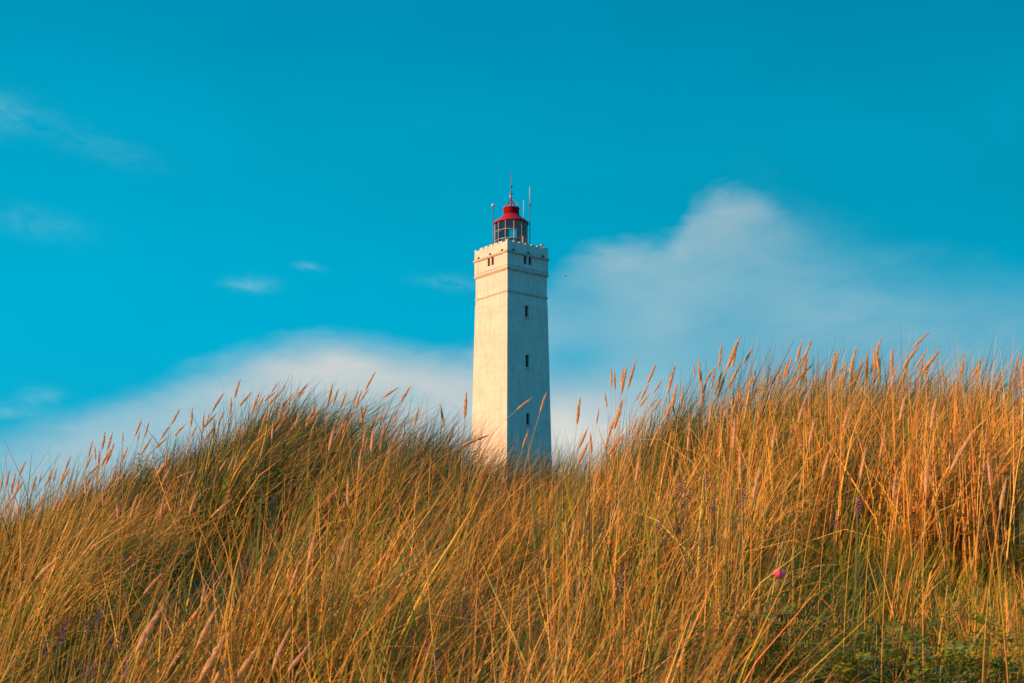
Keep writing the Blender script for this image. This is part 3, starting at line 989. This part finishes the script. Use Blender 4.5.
def plaster():
    m, nt, p = new_mat("white_render")
    tc_ = nt.nodes.new("ShaderNodeTexCoord")
    def nz_(sc_, det, stretch=(1, 1, 1), dist=0.0):
        mp = nt.nodes.new("ShaderNodeMapping"); mp.inputs["Scale"].default_value = stretch
        nt.links.new(tc_.outputs["Object"], mp.inputs[0])
        n_ = nt.nodes.new("ShaderNodeTexNoise"); n_.inputs["Scale"].default_value = sc_; n_.inputs["Detail"].default_value = det
        n_.inputs["Distortion"].default_value = dist
        nt.links.new(mp.outputs[0], n_.inputs["Vector"]); return n_.outputs["Fac"]
    def ramp(f, p0, p1, c0, c1_):
        r = nt.nodes.new("ShaderNodeValToRGB")
        r.color_ramp.elements[0].position = p0; r.color_ramp.elements[1].position = p1
        r.color_ramp.elements[0].color = c0 + (1,); r.color_ramp.elements[1].color = c1_ + (1,)
        nt.links.new(f, r.inputs["Fac"]); return r.outputs["Color"]
    def mul(a, b, f=1.0):
        n_ = nt.nodes.new("ShaderNodeMix"); n_.data_type = "RGBA"; n_.blend_type = "MULTIPLY"; n_.inputs[0].default_value = f
        nt.links.new(a, n_.inputs[6]); nt.links.new(b, n_.inputs[7]); return n_.outputs[2]
    c = ramp(nz_(0.7, 8, (1, 1, 0.7), 0.4), 0.3, 0.72, (0.73, 0.71, 0.67), (0.80, 0.78, 0.74))
    c = mul(c, ramp(nz_(2.2, 6, (1.6, 1.6, 0.14)), 0.36, 0.56, (0.90, 0.89, 0.87), (1, 1, 1)))      # rain streaks
    c = mul(c, ramp(nz_(2.6, 7, (1, 1, 0.6), 0.6), 0.36, 0.54, (0.91, 0.90, 0.88), (1, 1, 1)))                         # patched render
    c = mul(c, ramp(nz_(1.0, 3, (0.15, 0.15, 2.4)), 0.4, 0.55, (0.94, 0.94, 0.93), (1, 1, 1)))    # faint courses
    nt.links.new(c, p.inputs["Base Color"])
    p.inputs["Roughness"].default_value = 0.85
    b = nt.nodes.new("ShaderNodeBump"); b.inputs["Strength"].default_value = 0.35; b.inputs["Distance"].default_value = 0.03
    nt.links.new(nz_(5, 8), b.inputs["Height"]); nt.links.new(b.outputs[0], p.inputs["Normal"])
    return m


m_pl = plaster()
m_trim = simple("cornice_render", (0.55, 0.50, 0.45), 0.8, 0, 0.25, 3)
m_frame = simple("window_frame_brown", (0.20, 0.09, 0.07), 0.6)
m_dark, nt, p = new_mat("window_pane")
p.inputs["Base Color"].default_value = (0.012, 0.014, 0.018, 1)
p.inputs["Roughness"].default_value = 0.12
m_red = simple("red_paint", (0.40, 0.008, 0.020), 0.5, 0, 0.15, 3)
m_redd = simple("mast_red_paint", (0.34, 0.03, 0.06), 0.5, 0, 0.1, 3)
m_steel = simple("antenna_steel", (0.12, 0.13, 0.15), 0.5, 0.3)
m_whitep = simple("white_fibreglass", (0.60, 0.58, 0.57), 0.4, 0, 0.05)
m_bar = simple("glazing_bar", (0.62, 0.46, 0.37), 0.5, 0, 0.15)
m_brass = simple("lens_brass", (0.62, 0.33, 0.10), 0.35, 0.6)
m_glass, nt, p = new_mat("lantern_glass")
p.inputs["Base Color"].default_value = (0.9, 0.96, 0.97, 1)
p.inputs["Roughness"].default_value = 0.03
p.inputs["Transmission Weight"].default_value = 0.0
gl = nt.nodes.new("ShaderNodeBsdfTransparent"); gl.inputs["Color"].default_value = (0.80, 0.90, 0.92, 1)
gs = nt.nodes.new("ShaderNodeBsdfGlossy"); gs.inputs["Roughness"].default_value = 0.02
fr = nt.nodes.new("ShaderNodeFresnel"); fr.inputs["IOR"].default_value = 2.1
ms = nt.nodes.new("ShaderNodeMixShader")
nt.links.new(fr.outputs[0], ms.inputs[0]); nt.links.new(gl.outputs[0], ms.inputs[1]); nt.links.new(gs.outputs[0], ms.inputs[2])
nt.links.new(ms.outputs[0], nt.nodes["Material Output"].inputs["Surface"])
m_lens, nt, p = new_mat("lens_glass")
p.inputs["Base Color"].default_value = (0.40, 0.48, 0.48, 1)
p.inputs["Roughness"].default_value = 0.12
p.inputs["Metallic"].default_value = 0.5

lh = empty("lighthouse", (TX, D, TB), TH)
tag(lh, "tall square white lighthouse tower with red lantern roof behind the dune", "lighthouse")
W1, W2 = 0.0434 * D, 0.0418 * D
rvec = Vector((math.cos(TH), math.sin(TH), 0)); lvec = Vector((-math.sin(TH), math.cos(TH), 0))
cen = Vector((TX, D, 0))


def zat(px, py, P):
    """local height of the pixel row py at the vertical line through P"""
    u, w_ = ray(px, py)
    return CZ + w_ * P.y - TB


corner = lambda wdt: cen - rvec * wdt / 2 - lvec * wdt / 2
zc = lambda py, wdt=W1: zat(507.2, py, corner(wdt))
rface = lambda wdt, fr_: cen - lvec * wdt / 2 + rvec * wdt * (fr_ - 0.5)
z_top, z_c1, z_c1b, z_l, z_ov, z_str = zc(238.8), zc(249.6), zc(252.0), zc(264.2), zc(268.2), zc(290.3, W2)
z_notch = zc(240.4)
W3 = W2 * 1.015
W430 = 0.0456 * D
z430 = zc(430, W430)
Wb = W3 + (W430 - W3) * (z_str - 0.9) / (z_str - 0.9 - z430)
s = MB()
lv = [(-1.5, Wb), (z_str - 0.95, W3), (z_str - 0.62, W2), (z_ov - 0.06, W2)]
vs = [(sx * w_ / 2, sy * w_ / 2, z_) for z_, w_ in lv for sx, sy in ((-1, -1), (1, -1), (1, 1), (-1, 1))]
fs = [(3, 2, 1, 0), (12, 13, 14, 15)] + [(i * 4 + k, i * 4 + (k + 1) % 4, i * 4 + 4 + (k + 1) % 4, i * 4 + 4 + k) for i in range(3) for k in range(4)]
s.add(vs, fs)
tower = s.build("tower_wall", m_pl, lh)
s = MB(); s.frustum(z_str - 0.10, z_str + 0.08, W2 + 0.16, W2 + 0.16, W2 + 0.16, W2 + 0.16); s.build("string_course", m_trim, lh)
s = MB()
s.frustum(z_ov - 0.12, z_ov + 0.12, W2 + 0.05, W2 + 0.05, W1 + 0.12, W1 + 0.12)
s.frustum(z_ov + 0.12, z_ov + 0.24, W1 + 0.12, W1 + 0.12, W1 + 0.06, W1 + 0.06)
s.build("corbel_course", m_trim, lh)
s = MB()
s.frustum(z_ov + 0.24, z_c1b - 0.02, W1 - 0.06, W1 - 0.06, W1 - 0.06, W1 - 0.06)
s.build("watch_room_wall", m_pl, lh)
for a in (-1, 1):
    for b in (-1, 1):
        q = W1 / 2 - 0.35
        s = MB(); s.box(a * q - 0.35, a * q + 0.35, b * q - 0.35, b * q + 0.35, z_ov + 0.242, z_c1b - 0.022)
        s.build("pilaster", m_pl, lh)
s = MB(); s.frustum(z_l - 0.05, z_l + 0.05, W1 + 0.035, W1 + 0.035, W1 + 0.035, W1 + 0.035); s.build("string_course", m_trim, lh)
s = MB()
s.frustum(z_c1b - 0.02, z_c1b + 0.10, W1 + 0.04, W1 + 0.04, W1 + 0.30, W1 + 0.30)
s.frustum(z_c1b + 0.10, z_c1, W1 + 0.30, W1 + 0.30, W1 + 0.22, W1 + 0.22)
s.build("cornice", m_trim, lh)
# parapet: a hollow ring with low merlons
s = MB()
tk = 0.32
h1, h2 = W1 / 2, W1 / 2 - tk
s.box(-h1, h1, -h1, -h2, z_c1, z_notch); s.box(-h1, h1, h2, h1, z_c1, z_notch)
s.box(-h1, -h2, -h2, h2, z_c1, z_notch); s.box(h2, h1, -h2, h2, z_c1, z_notch)
nm = 7
pw = W1 / nm
for k in range(nm):
    x0 = -h1 + k * pw + (0 if k == 0 else 0.12); x1 = -h1 + (k + 1) * pw - (0 if k == nm - 1 else 0.12)
    s.box(x0, x1, -h1, -h2, z_notch, z_top); s.box(x0, x1, h2, h1, z_notch, z_top)
    if 0 < k < nm - 1:
        s.box(-h1, -h2, x0, x1, z_notch, z_top); s.box(h2, h1, x0, x1, z_notch, z_top)
s.build("parapet", m_pl, lh)
s = MB(); s.box(-h2, h2, -h2, h2, z_c1 - 0.1, z_c1 + 0.05); s.build("gallery_floor", m_trim, lh)
m_scup = simple("scupper_lead", (0.10, 0.08, 0.09), 0.7)
for fq in (-0.36, 0.0, 0.36):
    for face in (0, 1):
        s = MB()
        q = fq * W1
        vs = [(-.13, 0, .02), (.13, 0, .02), (.13, -.2, .02), (-.13, -.2, .02), (-.07, 0, .30), (.07, 0, .30), (.06, -.12, .26), (-.06, -.12, .26)]
        s.add([(q + x_, -h1 - 0.004 + y_, z_c1 + z_) for x_, y_, z_ in vs] if face == 0 else [(-h1 - 0.004 + y_, q - x_, z_c1 + z_) for x_, y_, z_ in vs],
              [(3, 2, 1, 0), (4, 5, 6, 7), (0, 1, 5, 4), (1, 2, 6, 5), (2, 3, 7, 6), (3, 0, 4, 7)])
        s.build("scupper", m_scup, lh)


def window(face, off, zc_, hw, hh, inset, wall, frame_w=0.06, sill=True, mat=None):
    """face 0 = local -Y wall, 1 = local -X wall; wall = distance of the wall plane from the axis"""
    f3 = (lambda x_, y_, z_: (off + x_, -wall + y_, zc_ + z_)) if face == 0 else (lambda x_, y_, z_: (-wall + y_, off - x_, zc_ + z_))
    def bx(mb, x0, x1, y0, y1, z0, z1):
        vs = [f3(x_, y_, z_) for z_ in (z0, z1) for x_, y_ in ((x0, y0), (x1, y0), (x1, y1), (x0, y1))]
        mb.add(vs, [(3, 2, 1, 0), (4, 5, 6, 7), (0, 1, 5, 4), (1, 2, 6, 5), (2, 3, 7, 6), (3, 0, 4, 7)])
    fm = MB()
    bx(fm, -hw, -hw + frame_w, inset, inset + .08, -hh, hh); bx(fm, hw - frame_w, hw, inset, inset + .08, -hh, hh)
    bx(fm, -hw + frame_w, hw - frame_w, inset, inset + .08, hh - frame_w, hh); bx(fm, -hw + frame_w, hw - frame_w, inset, inset + .08, -hh, -hh + frame_w)
    bx(fm, -0.02, 0.02, inset + .01, inset + .07, -hh + frame_w, hh - frame_w)
    bx(fm, -hw + frame_w, hw - frame_w, inset + .015, inset + .065, 0.12, 0.16)
    w_ = fm.build("window", mat or m_frame, lh)
    g_ = MB(); bx(g_, -hw + frame_w, hw - frame_w, inset + .035, inset + .05, -hh + frame_w, hh - frame_w); g_.build("pane", m_dark, w_)
    if sill:
        sl = MB(); bx(sl, -hw - 0.10, hw + 0.10, -0.14, 0.0, -hh - 0.16, -hh - 0.02); sl.build("sill", m_pl, w_)
    return w_


cuts = MB()


def cutter(face, off, z_, hw, hh, wall, depth=0.55):
    if face == 0: cuts.box(off - hw, off + hw, -wall - 0.4, -wall + depth, z_ - hh, z_ + hh)
    else: cuts.box(-wall - 0.4, -wall + depth, off - hw, off + hw, z_ - hh, z_ + hh)


wins = []
# three stair windows in the shaded wall
for px, y0, y1 in ((527, 305.2, 317.2), (528.3, 355, 367.3), (529.5, 413.5, 425)):
    ww = None
    zz = zat(px, (y0 + y1) / 2, rface(W2 * 1.03, 0.475))
    hgt = zat(px, y0, rface(W2, .475)) - zat(px, y1, rface(W2, .475))
    wl = (Wb + (W3 - Wb) * (zz + 1.5) / (z_str - 0.95 + 1.5)) / 2
    wins.append((0, -0.025 * W2, zz, 0.27, hgt / 2, wl, True))
zz = zat(528.5, 260.0, rface(W1, 0.5))
for off in (-0.062, 0.055):
    wins.append((0, off * W1, zz, 0.235, 0.56, W1 / 2 - 0.03, False))
for off in (0.055, -0.062):
    wins.append((1, -off * W1 * 1.0, zz, 0.235, 0.56, W1 / 2 - 0.03, False))
for i, (fc, off, z_, hw, hh, wl, sl) in enumerate(wins):
    cutter(fc, off, z_, hw, hh, wl)
    window(fc, off, z_, hw - 0.002, hh - 0.002, 0.26 if fc == 0 else 0.10, wl, 0.06, sl)
cut_o = cuts.build("cutter", m_pl, None)
cut_o.location = lh.location; cut_o.rotation_euler = lh.rotation_euler
for nm_ in ("tower_wall", "watch_room_wall"):
    ob = bpy.data.objects[nm_]
    bm_ = ob.modifiers.new("openings", "BOOLEAN"); bm_.object = cut_o; bm_.operation = "DIFFERENCE"; bm_.solver = "EXACT"
bpy.context.view_layer.update()
dg = bpy.context.evaluated_depsgraph_get()
new = {}
for nm_ in ("tower_wall", "watch_room_wall"):
    ob = bpy.data.objects[nm_]
    new[nm_] = bpy.data.meshes.new_from_object(ob.evaluated_get(dg))
for nm_, me in new.items():
    ob = bpy.data.objects[nm_]
    ob.modifiers.clear()
    ob.data = me
bpy.data.objects.remove(cut_o)

# lantern, on the tower axis
za = lambda py: zat(511, py, cen)
LR = 1.98
lant = empty("lantern", (0, 0, 0)); lant.parent = lh
z_g0, z_eave, z_neck, z_drum = z_c1 + 0.05, za(224.2), za(215.3), za(208.4)
s = MB(); s.lathe([(LR + .05, z_g0), (LR + .05, z_g0 + 0.9), (LR - .05, z_g0 + 0.95), (LR - .05, z_g0)], 32); s.build("lantern_base", m_pl, lant)
s = MB(); s.lathe([(LR - 0.02, z_g0 + .96), (LR - 0.02, z_eave + 0.06)], 12, cap=False, smooth=False); s.build("lantern_glazing", m_glass, lant)
s = MB()
for k in range(12):
    a = 2 * math.pi * k / 12
    s.tube([(LR * math.cos(a), LR * math.sin(a), z_g0 + .9), (LR * math.cos(a), LR * math.sin(a), z_eave + 0.05)], 0.04, 6)
for q in (0.36, 0.68):
    zz = z_g0 + 0.95 + (z_eave - z_g0 - 0.95) * q
    pts = [(LR * math.cos(2 * math.pi * k / 12), LR * math.sin(2 * math.pi * k / 12), zz) for k in range(13)]
    s.tube(pts, 0.035, 6)
s.build("glazing_bars", m_bar, lant)
s = MB()
Rv = 2.13
s.lathe([(Rv - .12, z_eave - 0.05), (Rv, z_eave - 0.02), (Rv, z_eave + 0.10), (1.72, z_eave + .42), (1.32, z_eave + .74), (1.02, z_neck - .02), (0.97, z_neck + .02)], 40)
s.build("roof", m_red, lant)
s = MB(); s.lathe([(0.97, z_neck + .02), (0.97, z_drum - .06), (1.03, z_drum - .04), (1.03, z_drum), (0.55, z_drum + .12), (0.05, z_drum + .18)], 36); s.build("roof_drum", m_red, lant)
s = MB(); s.lathe([(1.90, z_eave - 0.02), (1.90, z_eave + 0.03), (0.9, z_eave + .34), (0.9, z_eave + .30)], 32, cap=True); s.build("lantern_ceiling", m_whitep, lant)
# lens inside, and a panel painted as the sunlit inner wall
s = MB(); s.lathe([(0.35, z_g0), (0.35, z_g0 + 1.0), (0.62, z_g0 + 1.05), (0.86, z_g0 + 1.4), (0.92, z_g0 + 1.8), (0.86, z_g0 + 2.2), (0.55, z_g0 + 2.6), (0.3, z_g0 + 2.7)], 24); s.build("lens", m_lens, lant)
s = MB()
for k in range(8):
    a = 2 * math.pi * k / 8 + .2
    s.tube([(r_ * math.cos(a), r_ * math.sin(a), z_g0 + z_) for r_, z_ in ((.66, 1.05), (.9, 1.4), (.96, 1.8), (.9, 2.2), (.6, 2.6))], 0.04, 5)
s.tube([(1.0 * math.cos(2 * math.pi * k / 16), 1.0 * math.sin(2 * math.pi * k / 16), z_g0 + 1.3) for k in range(17)], 0.06, 6)
s.build("lens_frame", m_brass, lant)
s = MB()
for a0_, a1_ in ((-0.2, 0.35),):
    vs = []
    for i in range(7):
        a = a0_ + (a1_ - a0_) * i / 6
        for rr in (1.72, 1.76):
            for z_ in (z_g0 + 0.96, z_eave - .3):
                vs.append((rr * math.cos(a), rr * math.sin(a), z_))
    fs = []
    for i in range(6):
        b, d_ = i * 4, i * 4 + 4
        fs += [(b, d_, d_ + 1, b + 1), (b + 2, b + 3, d_ + 3, d_ + 2), (b + 1, d_ + 1, d_ + 3, b + 3), (b, b + 2, d_ + 2, d_)]
    s.add(vs, fs)
s.build("lantern_sunlit_panel", simple("sunlit_wall_orange", (0.72, 0.45, 0.22), 0.8), lant)  # added panel; its orange stands for sunlight on the lantern's inner wall
# mast and stays over the roof
s = MB()
s.tube([(0, 0, z_drum + .1), (0, 0, za(193))], 0.085, 8)
s.tube([(0, 0, za(193)), (0, 0, za(171.5))], [0.05, 0.02], 8)
mast = s.build("mast", m_redd, lant)
s = MB()
for py, r_ in ((186.5, .15), (193.8, .13), (173.8, .08), (181, .07)):
    s.lathe([(r_ * .5, za(py) - r_), (r_, za(py) - r_ * .5), (r_, za(py) + r_ * .5), (r_ * .5, za(py) + r_)], 10)
s.tube([(-.32, .2, za(193.8)), (.32, -.2, za(193.8))], 0.03, 5)
s.build("insulators", m_steel, mast)
s = MB(); s.ball((-0.2, -0.12, za(197)), 0.16); s.build("float_ball", m_whitep, mast)
s = MB()
for k in range(4):
    a = 2 * math.pi * k / 4 + 0.3
    s.tube([(r_ * math.cos(a), r_ * math.sin(a), z_) for r_, z_ in ((.98, z_drum), (.92, za(205.5)), (.72, za(203.5)), (.4, za(202.2)), (.05, za(199)))], 0.045, 6)
s.tube([(.42 * math.cos(2 * math.pi * k / 16), .42 * math.sin(2 * math.pi * k / 16), za(202.4)) for k in range(17)], 0.035, 5)
s.build("mast_stays", m_redd, lant)


# aerials on the gallery
def loc_at(px, depth_off):
    """local xy of the column px at a distance depth_off from the axis, on the gallery"""
    Yd = D + depth_off
    xw = (px - 512) / F * (Yd * CP + (TB + z_top - CZ) * SP) - TX
    v_ = Vector((xw, depth_off, 0))
    return v_.dot(rvec), v_.dot(lvec)


for px, top, mid, doff, ball in ((493.0, 205.4, 205.4, 0.0, True), (529.9, 186.5, 203.5, -0.2, False), (523.7, 200.0, 218.0, -1.2, False)):
    lx, ly = loc_at(px, doff)
    P_ = cen + rvec * lx + lvec * ly
    zt, zm = zat(px, top, P_), zat(px, mid, P_)
    ae = MB().tube([(lx, ly, z_c1 + .05), (lx, ly, zm)], 0.055, 6).build("aerial", m_steel, lh)
    if ball:
        MB().ball((lx, ly, zt), 0.24, 12, 8, 0.8).build("dome_antenna", m_whitep, ae)
    else:
        MB().tube([(lx, ly, zm), (lx, ly, zt)], [0.045, 0.035], 6).build("whip", m_whitep, ae)
        MB().lathe([(.11, zm - .25), (.11, zm)], 8, lx, ly).build("clamp", m_steel, ae)
lp = MB(); lp.lathe([(.1, z_top), (.1, z_top + .12), (.16, z_top + .16), (.14, z_top + .36), (.05, z_top + .42)], 10, W1 * .36, -h1 + .16); lp.build("gallery_lamp", m_brass, lh)

# ------------------------------------------------------------------ bird
m_bird = simple("bird_feathers", (0.05, 0.055, 0.06), 0.8)
c = at(565.5, 276.3, 75)
s = MB()
secs = [(-.13, .006, 0), (-.07, .022, 0), (0, .034, 0), (.06, .03, .005), (.10, .022, .012), (.13, .006, .012)]
vs, fs = [], []
for x_, r_, z_ in secs:
    for k in range(8):
        a = 2 * math.pi * k / 8
        vs.append((x_, r_ * math.cos(a), z_ + r_ * math.sin(a)))
for i in range(5):
    for k in range(8):
        fs.append((i * 8 + k, i * 8 + (k + 1) % 8, (i + 1) * 8 + (k + 1) % 8, (i + 1) * 8 + k))
s.add(vs, fs, True)
for sg in (-1, 1):
    s.add([(.06, sg * .02, .02), (-.03, sg * .02, .02), (.05, sg * .11, .05), (-.02, sg * .11, .05), (.0, sg * .2, .03), (-.03, sg * .2, .03),
           (.06, sg * .02, .01), (-.03, sg * .02, .01), (.05, sg * .11, .04), (-.02, sg * .11, .04), (.0, sg * .2, .025), (-.03, sg * .2, .025)],
          [(0, 1, 3, 2), (2, 3, 5, 4), (6, 8, 9, 7), (8, 10, 11, 9), (0, 2, 8, 6), (2, 4, 10, 8), (1, 7, 9, 3), (3, 9, 11, 5), (4, 5, 11, 10)])
b = s.build("bird", m_bird)
b.location = c
b.rotation_euler = (0.1, 0.1, 0.9)
b.scale = (0.65, 0.65, 0.65)
tag(b, "tiny dark bird flying in the sky right of the lighthouse top", "bird")

# ------------------------------------------------------------------ render settings
sc.view_settings.view_transform = "Standard"
sc.view_settings.look = "None"
sc.view_settings.exposure = 0.4
sc.view_settings.gamma = 1.0
sc.view_settings.use_curve_mapping = False
sc.cycles.use_denoising = True
sc.cycles.max_bounces = 6
sc.cycles.diffuse_bounces = 2
sc.cycles.transparent_max_bounces = 12
